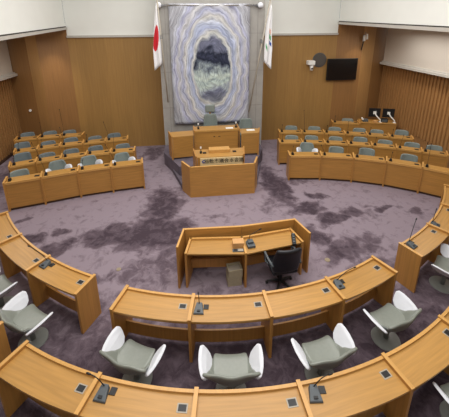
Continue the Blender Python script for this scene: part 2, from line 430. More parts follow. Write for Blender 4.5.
# dais in carpet, with a low step in front
struct('floor_dais', prism(B(), [(-1.86, .84), (-1.86, .2), (-1.34, -.95), (.95, -.98), (1.42, .1), (1.42, .84)], 0, .42), M['dais_carpet'])
struct('floor_step', prism(B(), [(-1.62, -.3), (-1.28, -1.5), (.86, -1.55), (1.25, -.35)], 0, .13), M['dais_carpet'])

# ------------------------------------------------------------------ tapestry, flags
o = thing('tapestry', 'large woven tapestry of pale oval rings hanging on the stone pier', 'tapestry', (-.22, .765, 3.12))
bm = B()
NX, NZ = 24, 40
grid = [[bm.verts.new((-1.27 + 2.54 * i / NX, .012 * math.sin(i * 1.1) + .006 * math.sin(j * .7 + i), -1.93 + 3.86 * j / NZ)) for i in range(NX + 1)] for j in range(NZ + 1)]
for j in range(NZ):
    for i in range(NX): bm.faces.new((grid[j][i], grid[j][i + 1], grid[j + 1][i + 1], grid[j + 1][i]))
obj('woven_cloth', bm, M['tapestry'], o, smooth=True, solid=.03)
obj('rod', cyl(B(), (-1.56, 0, 1.88), (1.60, 0, 1.88), .028), M['chrome'], o, smooth=True)
for x in (-1.56, 1.60):
    bm = B(); bmesh.ops.create_uvsphere(bm, u_segments=16, v_segments=10, radius=.09, matrix=Matrix.Translation((x, 0, 1.88)))
    obj('finial', bm, M['cloth'], o, smooth=True)
for x in (-1.48, 1.50):
    obj('bracket', box(B(), x - .025, x + .025, 0, .075, 1.84, 1.92), M['chrome'], o)

def flag(name, label, base, tip, outward, top, drop, width, deco):
    t = thing(name, label, 'flag', base)
    b = Vector(base)
    obj('pole', tube(B(), [(0, 0, 0), Vector(tip) - b], .022), M['socket'], t, smooth=True)
    bm = B(); bmesh.ops.create_uvsphere(bm, u_segments=12, v_segments=8, radius=.05, matrix=Matrix.Translation(Vector(tip) - b))
    obj('finial', bm, M['outlet'], t, smooth=True)
    # draped cloth hanging from the upper pole, long narrow folds
    a0 = (Vector(tip) - b); dirp = a0.normalized()
    bm = B(); nu, nv = 10, 16; g = []
    for j in range(nv + 1):
        v = j / nv; row = []
        for i in range(nu + 1):
            u = i / nu
            px = a0 - dirp * (.12 + top * v * .95)
            w = width * (0.35 + .65 * min(1, v * 1.6)) * u * (1 - .22 * max(0, v - .8) * 5 * (1 - u))
            z = -drop * (.28 * u) * (1 - .25 * v)
            p = Vector((px.x * (1 - .55 * v) + a0.x * .55 * v + outward * w, px.y + .035 * math.sin(u * 9 + v * 2), px.z + z))
            row.append(bm.verts.new(p))
        g.append(row)
    for j in range(nv):
        for i in range(nu): bm.faces.new((g[j][i], g[j][i + 1], g[j + 1][i + 1], g[j + 1][i]))
    pts = [[v.co.copy() for v in row] for row in g]
    cl = obj('cloth', bm, M['flag'], t, smooth=True, solid=.008)
    def patch(nm, m, test):
        bm = B()
        for j in range(nv * 4):
            for i in range(nu * 4):
                u, v = (i + .5) / (nu * 4), (j + .5) / (nv * 4)
                if not test(u, v): continue
                q = []
                for (uu, vv) in ((i, j), (i + 1, j), (i + 1, j + 1), (i, j + 1)):
                    fu, fv = uu / 4, vv / 4
                    iu, iv = min(int(fu), nu - 1), min(int(fv), nv - 1); du, dv = fu - iu, fv - iv
                    p = (pts[iv][iu] * (1 - du) * (1 - dv) + pts[iv][iu + 1] * du * (1 - dv) + pts[iv + 1][iu] * (1 - du) * dv + pts[iv + 1][iu + 1] * du * dv)
                    q.append(bm.verts.new(p + Vector((0, -.012, 0))))
                bm.faces.new(q)
        bmesh.ops.remove_doubles(bm, verts=bm.verts, dist=1e-4)
        obj(nm, bm, m, cl)
    for nm, m, f in deco: patch(nm, m, f)
    obj('pole_bracket', box(B(), -.03, .03, -.02, .20, .0, .12), M['chrome'], t).location = (Vector(tip) - b) * .62
    return t
flag('national_flag', 'white flag with red disc hanging from pole at left of tapestry', (-1.66, .66, 2.0), (-1.80, .58, 5.25),
     -1, 1.95, 1.1, .25, [('red_disc', M['red'], lambda u, v: ((u - .62) / .40) ** 2 + ((v - .50) / .21) ** 2 < 1)])
flag('city_flag', 'white flag with green, orange and blue emblem at right of tapestry', (1.04, .66, 1.55), (1.66, .58, 5.25),
     1, 2.0, 1.2, .24, [('orange_mark', M['orange'], lambda u, v: .55 < u < .8 and .34 < v < .42),
                         ('green_mark', M['green'], lambda u, v: (.55 < u < .85 and .44 < v < .52) or (.15 < u < .35 and .66 + (u - .15) * .3 < v < .72 + (u - .15) * .3)),
                         ('blue_mark', M['blue'], lambda u, v: .60 < u < .9 and .54 < v < .61)])

# ------------------------------------------------------------------ fixtures on the back wall
t = thing('television', 'black flat television mounted on the right of the wooden back wall', 'television', (4.86, BY, 2.76))
obj('bezel', box(B(), -.60, .60, -.14, -.08, -.41, .41), M['black'], t, bevel=.01)
obj('screen', box(B(), -.575, .575, -.145, -.14, -.385, .385), M['screen'], t)
obj('wall_mount', box(B(), -.15, .15, -.08, 0, -.12, .12), M['black'], t)
t = thing('round_speaker', 'round dark grille speaker on the back wall beside the television', 'speaker', (3.98, BY, 3.12))
obj('grille', cyl(B(), (0, 0, 0), (0, -.05, 0), .255, .245, 32), M['brown_cloth'], t)
obj('rim', cyl(B(), (0, 0, 0), (0, -.03, 0), .27, .27, 32), M['mic'], t)
t = thing('wall_camera', 'white security camera on the back wall left of the round speaker', 'camera', (3.60, BY, 2.98))
bm = box(B(), -.13, .13, -.26, 0, -.02, .14); obj('housing', bm, M['white'], t, bevel=.02)
obj('camera_body', cyl(B(), (.03, -.16, -.22), (.03, -.16, -.02), .055, .07), M['white'], t, smooth=True)
obj('lens', cyl(B(), (.03, -.20, -.15), (.03, -.225, -.15), .03, .03), M['black'], t)
for x, z, side in ((5.62, 3.9, 'right'),):
    t = thing('wall_spotlight', 'small white spotlight fixed high above the television', 'spotlight', (x, BY, z))
    obj('arm', tube(B(), [(0, 0, 0), (0, -.14, .04), (0, -.16, .22)], .015), M['chrome'], t)
    obj('lamp_head', cyl(B(), (-.04, -.18, -.10), (-.04, -.16, .12), .05, .04), M['white'], t, smooth=True)
    obj('second_lamp_head', cyl(B(), (.07, -.18, -.04), (.07, -.16, .16), .04, .035), M['white'], t, smooth=True)
    obj('cable', tube(B(), [(0, -.1, 0), (-.01, -.08, -.2), (-.03, -.05, -.42)], .02), M['black'], t)
t = tag(obj('wall_button', cyl(B(), (0, 0, 0), (0, -.04, 0), .045), M['white'], loc=(-6.75, 2.40, 1.45)), 'small white button on the shaded corner panel of the left wall', 'button')

# ------------------------------------------------------------------ member desks in rings
def ring_pos(r, ang, z=0):
    a = R(ang); return (r * math.sin(a), -r * math.cos(a), z)
ORD = ['first', 'second', 'third', 'fourth', 'fifth', 'sixth', 'seventh']
DIV = {}
def divider(t, r0, r1, a, key):
    Rm = (r0 + r1) / 2
    if key not in DIV:
        d = box(B(), -.021, .021, -(r1 - Rm) - .012, Rm - r0 + .012, 0, .755)
        o = obj('divider_panel', d, M['desk_side'], t, bevel=.004)
        e = obj('edge_strip', box(B(), -.023, .023, -(r1 - Rm) - .016, Rm - r0 + .016, .752, .762), M['desk_edge'], o)
        DIV[key] = (o, e)
    else:
        o0, e0 = DIV[key]; o = o0.copy(); C.objects.link(o); o.parent = t; e = e0.copy(); C.objects.link(e); e.parent = o
    p = (Rm * math.sin(R(a)), Rm - Rm * math.cos(R(a)), 0); o.location = p; o.rotation_euler = (0, 0, R(a))
    return o
def build_ring_desk(t, r0, r1, half):
    Rm = (r0 + r1) / 2; g = math.degrees(.02 / Rm)
    obj('desktop', arc(B(), Rm, r0 + .02, r1 - .005, -half + g, half - g, .690, .715, 8), M['desk_top'], t)
    obj('front_lip', arc(B(), Rm, r0 - .005, r0 + .03, -half + g, half - g, .665, .742, 8), M['desk_edge'], t)
    obj('rear_apron', arc(B(), Rm, r1 - .05, r1 - .03, -half + g, half - g, .645, .692, 8), M['desk_side'], t)
    obj('foot_panel', arc(B(), Rm, r0 + .13, r0 + .155, -half + g, half - g, .05, .27, 8), M['desk_side'], t)
    a = half - g - (.11 / Rm * 57.3)
    mt = Matrix.Translation((Rm * math.sin(R(a)), Rm - Rm * math.cos(R(a)) + .03, 0)) @ Matrix.Rotation(R(a), 4, 'Z')
    s = obj('socket_frame', box(B(), -.055, .055, -.043, .043, .715, .719, mt), M['socket'], t)
    obj('socket_hole', box(B(), -.042, .042, -.031, .031, .718, .7205, mt), M['black'], s)
    divider(t, r0, r1, -half, (r0, 'd'))

def ring_block(centre, r0, r1, step, start, labels, group):
    """a run of desks on one circle: centre, radii, angle per desk, angle of the first divider"""
    half = step / 2; proto = None
    for i, lab in enumerate(labels):
        ang = start + (i + .5) * step
        q = ring_pos((r0 + r1) / 2, ang)
        t = thing('member_desk', lab, 'desk', (centre[0] + q[0], centre[1] + q[1], 0), R(ang), group)
        if proto is None:
            build_ring_desk(t, r0, r1, half)
            register_tree()
            proto = [(ch, KIDS.get(ch.name, [])) for ch in KIDS[t.name]]
        else:
            for ch, gs in proto:
                c = ch.copy(); C.objects.link(c); c.parent = t
                for g in gs:
                    d = g.copy(); C.objects.link(d); d.parent = c
        if i == len(labels) - 1:
            divider(t, r0, r1, half, (r0, 'd'))
G1 = 'curved member desks of the inner ring'; G2 = 'curved member desks of the outer ring'
ring_block((-.19, -1.02), 4.976, 5.38, 11.677, -21.83,
           ['oak desk at the left end of the middle inner row behind the clerk table',
            'oak desk directly behind the beige waste bin, second from left in middle inner row',
            'oak desk directly behind the black office chair, third in middle inner row',
            'oak desk at the right end of the middle inner row, with slanting microphone'], G1)
ring_block((.177, -.015), 6.011, 6.383, 9.741, -56.56,
           ['oak desk cut by the left edge of the photo, farthest of left inner block',
            'oak desk in the middle of the left inner block, without a microphone base',
            'oak desk at the near end of the left inner block, beside the aisle, long microphone'], G1)
ring_block((.234, .369), 6.121, 6.494, 9.428, 22.415,
           ['oak desk at the near end of the right inner block, tall upright microphone',
            'oak desk second in the right inner block, behind the tall-microphone desk',
            'oak desk cut by the right edge, farthest of the right inner block'], G1)
ring_block((-.189, -1.785), 5.433, 5.81, 11.615, -32.6,
           ['oak desk at the left end of the nearest row, bottom left corner',
            'oak desk second from left in the nearest row, microphone at its left end',
            'oak desk third in the nearest row, behind the white-armed chair at bottom centre',
            'oak desk fourth in the nearest row, with the large microphone at bottom',
            'oak desk fifth in the nearest row, at the lower right',
            'oak desk at the right end of the nearest row, cut by the right edge'], G2)
ring_block((-.189, -1.785), 5.433, 5.815, 11.615, -38.4 - 11.615,
           ['oak desk end at the left edge, across the aisle from the nearest row'], G2)

# ------------------------------------------------------------------ microphones on the member desks
def microphone(label, base, tip, rz, s=1.0, plate=True):
    t = thing('microphone', label, 'microphone', (base[0], base[1], .7155), rz, 'gooseneck microphones on the member desks')
    k = 1.35
    bm = B()
    a = [bm.verts.new(p) for p in ((-.055, -.065, 0), (.055, -.065, 0), (.035, .05, 0), (-.035, .05, 0),
                                   (-.05, -.06, .018), (.05, -.06, .018), (.028, .045, .045), (-.028, .045, .045))]
    for f in ((0, 3, 2, 1), (4, 5, 6, 7), (0, 1, 5, 4), (1, 2, 6, 5), (2, 3, 7, 6), (3, 0, 4, 7)): bm.faces.new([a[i] for i in f])
    for v in a: v.co *= k
    obj('base', bm, M['mic'], t, bevel=.006)
    obj('talk_button', box(B(), -.022, .022, -.065, -.040, .030, .042), M['black'], t)
    if plate: obj('connector_plate', box(B(), .06, .13, .0, .075, 0, .008), M['black'], t)
    inv = Matrix.Rotation(-rz, 3, 'Z')
    tp = inv @ (Vector(tip) - Vector((base[0], base[1], .7155)))
    p0 = Vector((0, .04, .05)); pts = []
    for i in range(9):
        u = i / 8; p = p0.lerp(tp, u); p.z += .035 * math.sin(math.pi * u); pts.append(p)
    obj('gooseneck', tube(B(), pts, .0055), M['black'], t, smooth=True)
    d = (pts[-1] - pts[-2]).normalized()
    obj('microphone_head', tube(B(), [pts[-1] - d * .015, pts[-1], pts[-1] + d * .03, pts[-1] + d * .04], [.007, .011, .011, .006]), M['black'], t, smooth=True)
    return t
microphone('microphone with short upright neck on the desk behind the waste bin', (-1.0, -6.14), (-1.0, -6.02, .86), R(-9))
microphone('microphone with slanting neck on the right end desk of middle inner row', (1.08, -5.99), (1.40, -5.84, .86), R(10))
microphone('microphone with long neck leaning left on the left inner block', (-3.44, -4.98), (-3.78, -4.72, .90), R(-34))
microphone('microphone with tall upright neck on the right inner block', (2.75, -5.33), (2.98, -5.08, 1.05), R(27))
microphone('microphone with neck leaning left on the nearest row, left of centre', (-2.06, -7.04), (-2.2, -6.95, .90), R(-17))
microphone('largest microphone, on the nearest row at bottom, neck leaning right', (.16, -7.33), (.33, -7.28, .90), R(-6))
microphone('microphone on the right inner block, cut by the right edge', (3.60, -4.85), (3.72, -4.70, .95), R(38))

# ------------------------------------------------------------------ swivel shell chairs
def tub(prof, w, lift=.05):
    """seat-and-back shell: profile (y, z, halfwidth) swept across x"""
    bm = B(); nx = 12; g = []
    for y, z, hw in prof:
        row = []
        for i in range(nx + 1):
            u = -1 + 2 * i / nx
            row.append(bm.verts.new((hw * u, y + .07 * abs(u) ** 2.5 * (1 if z > .46 else .2), z + lift * abs(u) ** 3)))
        g.append(row)
    for a, b in zip(g, g[1:]):
        for i in range(nx): bm.faces.new((a[i], a[i + 1], b[i + 1], b[i]))
    return bm
def arm_leaf(sgn, x0=.30, zc=.565, a=.265, b=.165, tilt=.35):
    bm = B(); n = 28; rings = []
    for off, k in ((-.028, .86), (-.012, 1.0), (.012, 1.0), (.028, .86)):
        ring = []
        for i in range(n):
            th = 2 * math.pi * i / n; c, s = math.cos(th), math.sin(th)
            e = 2 / 2.7
            yy = a * k * math.copysign(abs(c) ** e, c); zz = b * k * math.copysign(abs(s) ** e, s)
            zz += .13 * yy                      # front tip rises
            curve = -.10 * max(0, -yy / a) ** 2  # wraps round towards the back
            ring.append(bm.verts.new((sgn * (x0 + off + tilt * zz + curve), yy + .02, zc + zz)))
        rings.append(ring)
    for p, q in zip(rings, rings[1:]):
        for i in range(n): bm.faces.new((p[i], p[(i + 1) % n], q[(i + 1) % n], q[i]))
    bm.faces.new(rings[0][::-1]); bm.faces.new(rings[-1])
    return bm
def pedestal(t, r=.20):
    bm = cyl(B(), (0, .0, 0), (0, .0, .016), r, r - .005, 40); cyl(bm, (0, 0, .016), (0, 0, .03), r - .01, .06, 40)
    obj('base_disc', bm, M['disc'], t, smooth=False)
    obj('column', cyl(B(), (0, 0, .03), (0, 0, .37), .035, .035, 20), M['disc'], t, smooth=True)
    bm = box(B(), -.12, .12, -.12, .12, .345, .375); cyl(bm, (.05, -.02, .345), (.20, -.06, .335), .010)
    obj('seat_plate', bm, M['chrome'], t)
def member_arm(sgn):
    """leaf-shaped arm wing leaning outwards, pointed at its front top"""
    bm = B()
    # outline in (y, s): s runs up the leaning wing
    out = [(-.15, .11), (-.175, .145), (-.172, .178), (-.14, .20), (-.08, .222), (.02, .244), (.11, .262), (.175, .262), (.20, .235),
           (.195, .17), (.175, .10), (.13, .05), (.03, .025), (-.07, .035), (-.12, .07)]
    rings = []
    for off, k in ((-.020, .93), (-.010, 1.0), (.012, 1.0), (.022, .93)):
        ring = []
        for y, q in out:
            yy = y * k; qq = .13 + (q - .13) * k
            x = .235 + qq * .62 + off - .03 * max(0, yy) / .2 - .02 * (max(0, -yy) / .24) ** 2
            ring.append(bm.verts.new((sgn * x, yy - .02, .375 + qq * .78)))
        rings.append(ring)
    n = len(out)
    for a, b in zip(rings, rings[1:]):
        for i in range(n): bm.faces.new((a[i], a[(i + 1) % n], b[(i + 1) % n], b[i]))
    bm.faces.new(rings[0][::-1]); bm.faces.new(rings[-1])
    return bm
def member_chair(loc, rz, label):
    t = thing('swivel_chair', label, 'chair', loc, rz, 'swivel chairs of the members')
    pedestal(t)
    bm = B(); nx = 14; g = []
    #        y,    z,    half width, side lift
    prof = [(.165, .335, .19, .02), (.175, .36, .225, .03), (.12, .35, .25, .05), (.02, .34, .26, .07), (-.10, .34, .27, .10),
            (-.15, .36, .27, .13), (-.20, .42, .285, .12), (-.235, .51, .32, .05), (-.262, .61, .345, -.01), (-.27, .66, .335, -.035)]
    for y, z, hw, lf in prof:
        row = []
        for i in range(nx + 1):
            u = -1 + 2 * i / nx
            row.append(bm.verts.new((hw * u, y + ((.07 * abs(u) ** 3 - .012 * math.cos(u * 6)) if y < -.15 else .10 * abs(u) ** 3 * max(0, -y / .2) - (.03 * abs(u) ** 3 if y > .1 else 0)), z + lf * abs(u) ** 3)))
        g.append(row)
    for a, b in zip(g, g[1:]):
        for i in range(nx): bm.faces.new((a[i], a[i + 1], b[i + 1], b[i]))
    obj('shell', bm, M['shell'], t, smooth=True, solid=.04, sub=1)
    bm = tub([(.165, .375, .19), (.155, .402, .215), (.08, .40, .228), (-.03, .39, .228), (-.12, .39, .22), (-.16, .40, .20)], .3, lift=.012)
    obj('seat_cushion', bm, M['shell'], t, smooth=True, solid=.035, sub=1)
    for s in (-1, 1):
        obj('armrest', member_arm(s), M['cloth'], t, smooth=False, bevel=.008, label='armrest under white cloth cover')
    return t
CHAIRS = [((-1.85, -6.45), -28, 'white-armed swivel chair behind the left end desk of middle inner row'),
          ((-.645, -6.74), -6, 'white-armed swivel chair at bottom centre seen squarely from behind'),
          ((.555, -6.70), 10, 'white-armed swivel chair behind the black office chair, turned slightly left'),
          ((1.72, -6.35), 19, 'white-armed swivel chair behind the right end desk of middle inner row'),
          ((-3.45, -5.70), -38, 'white-armed swivel chair at left, beside the aisle behind left inner block'),
          ((-4.22, -5.02), -42, 'white-armed swivel chair cut by the left edge of the photo'),
          ((3.32, -5.55), 38, 'white-armed swivel chair cut by the right edge behind tall microphone desk'),
          ((1.98, -7.38), 14, 'white-armed swivel chair in the bottom right corner behind the nearest row')]
chair0 = None
for (x, y), a, lab in CHAIRS:
    if chair0 is None:
        chair0 = member_chair((x, y, 0), R(a), lab); register_tree()
    else:
        dup(chair0, lab, (x, y, 0), R(a))

# ------------------------------------------------------------------ executive desks at the far side
def exec_desk(name, label, p, q, group, last=False, H=.79, dep=.36):
    P, Q = Vector(p), Vector(q); mid = (P + Q) / 2; W = (Q - P).length; rz = math.atan2(Q.y - P.y, Q.x - P.x)
    t = thing(name, label, 'desk', (mid.x, mid.y, 0), rz, group); h = W / 2
    obj('front_panel', box(B(), -h + .018, h - .018, .012, .035, .07, H - .06), M['desk_front'], t)
    obj('toe_kick', box(B(), -h + .018, h - .018, .045, .06, 0, .07), M['toe'], t)
    obj('desktop', box(B(), -h + .018, h - .018, .0, dep, H - .06, H - .035), M['desk_top'], t)
    obj('front_lip', box(B(), -h + .018, h - .018, -.006, .018, H - .065, H - .008), M['desk_edge'], t)
    for s in ([-1, 1] if last else [-1]):
        d = obj('divider_panel', box(B(), s * h - .02, s * h + .02, -.015, dep + .01, 0, H), M['desk_side'], t)
        obj('edge_strip', box(B(), s * h - .021, s * h + .021, -.019, dep + .012, H, H + .008), M['desk_edge'], d)
    obj('socket_plate', box(B(), h - .17, h - .06, .16, .25, H - .035, H - .030), M['black'], t)
    return t, rz, h
NECK = None
def exec_mic(label, x, y, z, rz, neck=.30, lean=(0.02, .02)):
    t = thing('desk_microphone', label, 'microphone', (x, y, z), rz, 'small microphones on the far desks')
    bm = box(B(), -.035, .035, -.05, .05, 0, .035); box(bm, -.028, .028, -.03, .045, .035, .06)
    obj('base', bm, M['black'], t, bevel=.004)
    pts = [(0, .03, .05), (lean[0] * .3, lean[1] * .3 + .03, neck * .5), (lean[0], lean[1] + .03, neck)]
    obj('gooseneck', tube(B(), pts, .0045, 6), M['black'], t)
    obj('microphone_head', tube(B(), [pts[-1], (pts[-1][0], pts[-1][1], neck + .03)], .011, 8), M['black'], t)
def row(pts, rowname, group, necks=None, name='executive_desk', maxx=None):
    n = len(pts) - 1; out = []
    for i in range(n):
        from_left = ORD[i]
        if i == 0: place = 'at the left end of'
        elif i == n - 1: place = 'at the right end of'
        else: place = '%s from left in' % from_left
        t, rz, h = exec_desk(name, 'oak desk %s the %s' % (place, rowname), pts[i], pts[i + 1], group, last=(i == n - 1))
        c, s = math.cos(rz), math.sin(rz)
        mx, my = -h + .10, .16
        loc = t.location
        ln = (necks or {}).get(i, (.22, (.02, .03)))
        exec_mic('small microphone on desk ' + place.replace('the ', '') + ' ' + rowname, loc.x + c * mx - s * my, loc.y + s * mx + c * my, .7555, rz, ln[0], ln[1])
        out.append(t)
    return out
l1 = [(-5.55, -2.07), (-4.78, -1.86), (-3.97, -1.62), (-3.16, -1.47), (-2.34, -1.35)]
l2 = [(-5.90, -1.10), (-5.32, -.88), (-4.71, -.70), (-4.07, -.55), (-3.40, -.46), (-2.70, -.42)]
l3 = [(-6.28, -.05), (-5.70, .14), (-5.10, .31), (-4.44, .45), (-3.76, .57), (-3.07, .67)]
l4 = [(-6.80, 1.07), (-6.13, 1.19), (-5.44, 1.26), (-4.72, 1.28)]
r1 = [(1.86, -1.42), (2.76, -1.55), (3.61, -1.80), (4.38, -2.15), (5.09, -2.62), (5.72, -3.15)]
r2 = [(1.87, -.36), (2.59, -.47), (3.29, -.61), (3.98, -.79), (4.64, -1.02), (5.26, -1.31), (5.83, -1.66), (6.36, -2.02)]
r3 = [(2.15, .60), (2.93, .48), (3.68, .33), (4.36, .14), (5.04, -.07), (5.68, -.34), (6.31, -.65)]
r4 = [(4.51, 1.42), (5.47, 1.17)]
GL, GR = 'executive desks left of the podium', 'executive desks right of the podium'
tall = (.62, (-.1, .05))
row(l1, 'front row left of the podium', GL, {1: (.5, (-.12, .1)), 3: (.55, (-.2, .1))})
row(l2, 'second row left of the podium', GL, {1: (.5, (-.15, .1)), 4: (.5, (.02, 0))})
row(l3, 'third row left of the podium', GL, {2: (.55, (-.05, .05)), 4: (.6, (-.12, .05))})
row(l4, 'back row on the left by the wall', GL, {2: (.9, (-.05, .05)), 1: (.5, (0, 0))})
row(r1, 'front row right of the podium', GR, {1: (.25, (-.1, .05)), 4: (.6, (.0, .1))})
row(r2, 'second row right of the podium', GR, {1: (.4, (-.12, .05)), 5: (.4, (.05, 0))})
row(r3, 'third row right of the podium', GR, {1: (.75, (-.05, .05)), 3: (.4, (0, 0))})
row(r4, 'short back row below the television', GR)
C.objects  # (row of one desk)
# long counter with the monitors
p, q = Vector((5.49, 1.165)), Vector((6.72, .80))
rz = math.atan2(q.y - p.y, q.x - p.x); W = (q - p).length
t = thing('operator_counter', 'low oak counter carrying two monitors in the back right corner', 'counter', ((p.x + q.x) / 2, (p.y + q.y) / 2, 0), rz)
obj('front_panel', box(B(), -W / 2, W / 2, .02, .045, .07, .79), M['desk_front'], t)
obj('toe_kick', box(B(), -W / 2, W / 2, .05, .07, 0, .07), M['toe'], t)
obj('countertop', box(B(), -W / 2, W / 2, 0, .5, .79, .82), M['desk_top'], t)
for s in (-1, 1): obj('side_panel', box(B(), s * (W / 2 - .02) - .02, s * (W / 2 - .02) + .02, .045, .48, 0, .79), M['desk_side'], t)
def on_counter(u, v, z): 
    c, s = math.cos(rz), math.sin(rz)
    return ((p.x + q.x) / 2 + c * u - s * v, (p.y + q.y) / 2 + s * u + c * v, z)
for u, lab in ((-.10, 'left one of two black monitors seen from behind on counter'), (.40, 'right one of two black monitors seen from behind on counter')):
    t = thing('monitor', lab, 'monitor', on_counter(u, .30, .82), rz, 'monitors on the operator counter')
    obj('display_panel', box(B(), -.21, .21, -.0, .03, .16, .50), M['black'], t, bevel=.005)
    obj('mounting_plate', box(B(), -.05, .05, -.03, 0, .28, .38), M['white'], t)
    obj('monitor_arm', tube(B(), [(0, -.03, .32), (.06, -.10, .22), (.20, -.14, .08), (.20, -.14, .0)], .022), M['white'], t)
    obj('base_plate', box(B(), .15, .25, -.19, -.09, 0, .02), M['white'], t)
t = thing('telephone', 'grey and white desk telephone on the counter left of the monitors', 'telephone', on_counter(-.44, .2, .82), rz)
obj('body', box(B(), -.10, .10, -.09, .09, 0, .09), M['mic'], t, bevel=.01); obj('handset', box(B(), -.13, -.08, -.1, .1, .07, .13), M['white'], t, bevel=.015)
tag(obj('tissue_box', box(B(), -.08, .08, -.05, .05, 0, .08), M['kraft'], loc=on_counter(-.10, .08, .82), rz=rz, bevel=.005), 'small tan box on the counter in front of the left monitor', 'box')
t = thing('control_console', 'dark equipment console on the counter under the right monitor', 'console', on_counter(.24, .22, .82), rz)
obj('body', box(B(), -.12, .12, -.10, .04, 0, .14), M['black'], t, bevel=.01); obj('control_face', box(B(), -.10, .10, -.105, -.10, .02, .12), M['mic'], t)

# ------------------------------------------------------------------ executive chairs
def exec_chair(loc, rz, label, style, m, zt=.86):
    t = thing('executive_chair', label, 'chair', loc, rz, 'chairs behind the far desks')
    pedestal(t, .13)
    tw = .18 if style == 'tall' else .205
    bw = .25 if style == 'tall' else .225
    prof = [(.14, .40, .2), (.12, .43, .215), (.0, .42, .22), (-.14, .43, .22), (-.19, .50, bw), (-.215, .62, bw), (-.235, .75, .5 * (bw + tw)), (-.25, zt - .03, tw + .01), (-.252, zt, tw - .03)]
    obj('shell', tub(prof, .3, lift=-.012 if style != 'tall' else .0), m, t, smooth=True, solid=.05, sub=1)
    if style == 'tall':
        for s in (-1, 1): obj('armrest', arm_leaf(s, x0=.27, zc=.64, a=.20, b=.12, tilt=.25), M['cloth'], t, smooth=True, label='armrest under white cloth cover')
    return t
seats = {
 'l1': ([(-5.46, -1.50), (-4.70, -1.02), (-3.93, -.80), (-3.02, -.70)], ['left end of front row, left of podium', 'second desk of front row, left of podium', 'third desk of front row, left of podium', 'right end of front row, left of podium'], ['low', 'tall', 'tall', 'tall']),
 'l2': ([(-5.93, -.30), (-5.20, -.40), (-4.60, -.18), (-3.93, -.02), (-3.12, .04)], None, 'second row left of the podium'),
 'l3': ([(-6.35, .62), (-5.56, .62), (-4.94, .86), (-4.18, .90), (-3.60, 1.12)], None, 'third row left of the podium'),
 'l4': ([(-6.63, 1.62), (-5.90, 1.66), (-5.25, 1.68)], None, 'back row on the left'),
 'r1': ([(2.66, -.65), (3.42, -1.10), (4.27, -1.35), (5.20, -1.95)], ['left end of front row, right of podium', 'second desk of front row, right of podium', 'third desk of front row, right of podium', 'fourth desk of front row, right of podium'], ['tall', 'low', 'low', 'low']),
 'r2': ([(2.40, .06), (3.05, -.05), (3.80, -.26), (4.58, -.42), (5.22, -.78), (5.92, -1.10), (6.42, -1.42)], None, 'second row right of the podium'),
 'r3': ([(2.72, 1.06), (3.52, .86), (4.22, .68), (5.03, .44), (5.55, .20), (6.38, .04)], None, 'third row right of the podium'),
 'r4': ([(5.20, 1.62)], None, 'short back row below the television')}
zts = {'l1': .86, 'r1': .86}
TCH = {}
for k, v in seats.items():
    pts = v[0]
    for i, (x, y) in enumerate(pts):
        rz = math.atan2(-3.5 - y, 0.0 - x) - math.pi / 2     # faces the middle of the floor
        rz = (rz + math.pi) % (2 * math.pi) - math.pi
        rz = math.pi + (rz - math.pi) * .45 if rz > 0 else -math.pi + (rz + math.pi) * .45
        if v[1]: lab, style = v[1][i], v[2][i]; lab = 'grey chair at the ' + lab
        else:
            style = 'low'; n = len(pts)
            lab = ('grey chair at left end of ' if i == 0 else 'grey chair at right end of ' if i == n - 1 else 'grey chair %s from left in ' % ORD[i]) + v[2]
            if k == 'r4': lab = 'single grey chair in the short back row below the television'
        if style == 'tall': lab = lab.replace('grey chair', 'grey chair with white arm covers')
        # chair origin: the back rim sits at (x, y)
        f = Vector((-math.sin(rz), math.cos(rz)))
        ox, oy = x + f.x * .23, y + f.y * .23
        key = style + ('b' if k in ('l2', 'l3', 'l4') else 'a')
        if key not in TCH:
            TCH[key] = exec_chair((ox, oy, 0), rz, lab, style, M['teal_dark'] if key == 'lowb' else M['teal']); register_tree()
        else: dup(TCH[key], lab, (ox, oy, 0), rz)

# ------------------------------------------------------------------ podium
t = thing('president_desk', 'tall oak presiding desk with two side wings on the dais', 'desk', (-.18, 0, .42))
Z = .42
def pbox(name, x0, x1, y0, y1, z0, z1, m, par, **k): return obj(name, box(B(), x0 + .18, x1 + .18, y0, y1, z0 - Z, z1 - Z), m, par, **k)
pbox('front_panel', -.84, .54, -.14, -.10, .42, 1.22, M['desk_front'], t)
pbox('desktop', -.88, .58, -.15, .32, 1.20, 1.23, M['desk_top'], t)
pbox('front_lip', -.88, .58, -.16, -.135, 1.19, 1.25, M['desk_edge'], t)
for x in (-.88, .56):
    pbox('side_panel', x, x + .035, -.17, .34, .42, 1.255, M['desk_side'], t)
def wing(name, pts, z1, lab, front):
    bm = prism(B(), [(x + .18, y) for x, y in pts], z1 - .03 - Z, z1 - Z)
    w = obj(name, bm, M['desk_top'], t)
    for a, b, nm in front:
        A, Bq = Vector(a), Vector(b); d = (Bq - A).normalized(); n = Vector((-d.y, d.x)) * .035
        pr = prism(B(), [(A.x + .18, A.y), (Bq.x + .18, Bq.y), (Bq.x + n.x + .18, Bq.y + n.y), (A.x + n.x + .18, A.y + n.y)], .06 if nm == 'wing_panel' else 0, z1 - .03 - Z + (.0 if nm == 'wing_panel' else .055))
        obj(nm, pr, M['desk_front'] if nm == 'wing_panel' else M['desk_side'], w)
wing('left_wing_top', [(-1.55, -.43), (-.89, -.36), (-.89, .12), (-1.66, .04)], 1.17, '', [((-1.52, -.425), (-.90, -.36), 'wing_panel'), ((-1.68, .06), (-1.56, -.45), 'wing_end_panel')])
wing('right_wing_top', [(.60, -.40), (1.17, -.40), (1.29, .02), (.60, .08)], 1.17, '', [((.60, -.40), (1.15, -.40), 'wing_panel'), ((1.16, -.43), (1.29, .04), 'wing_end_panel')])
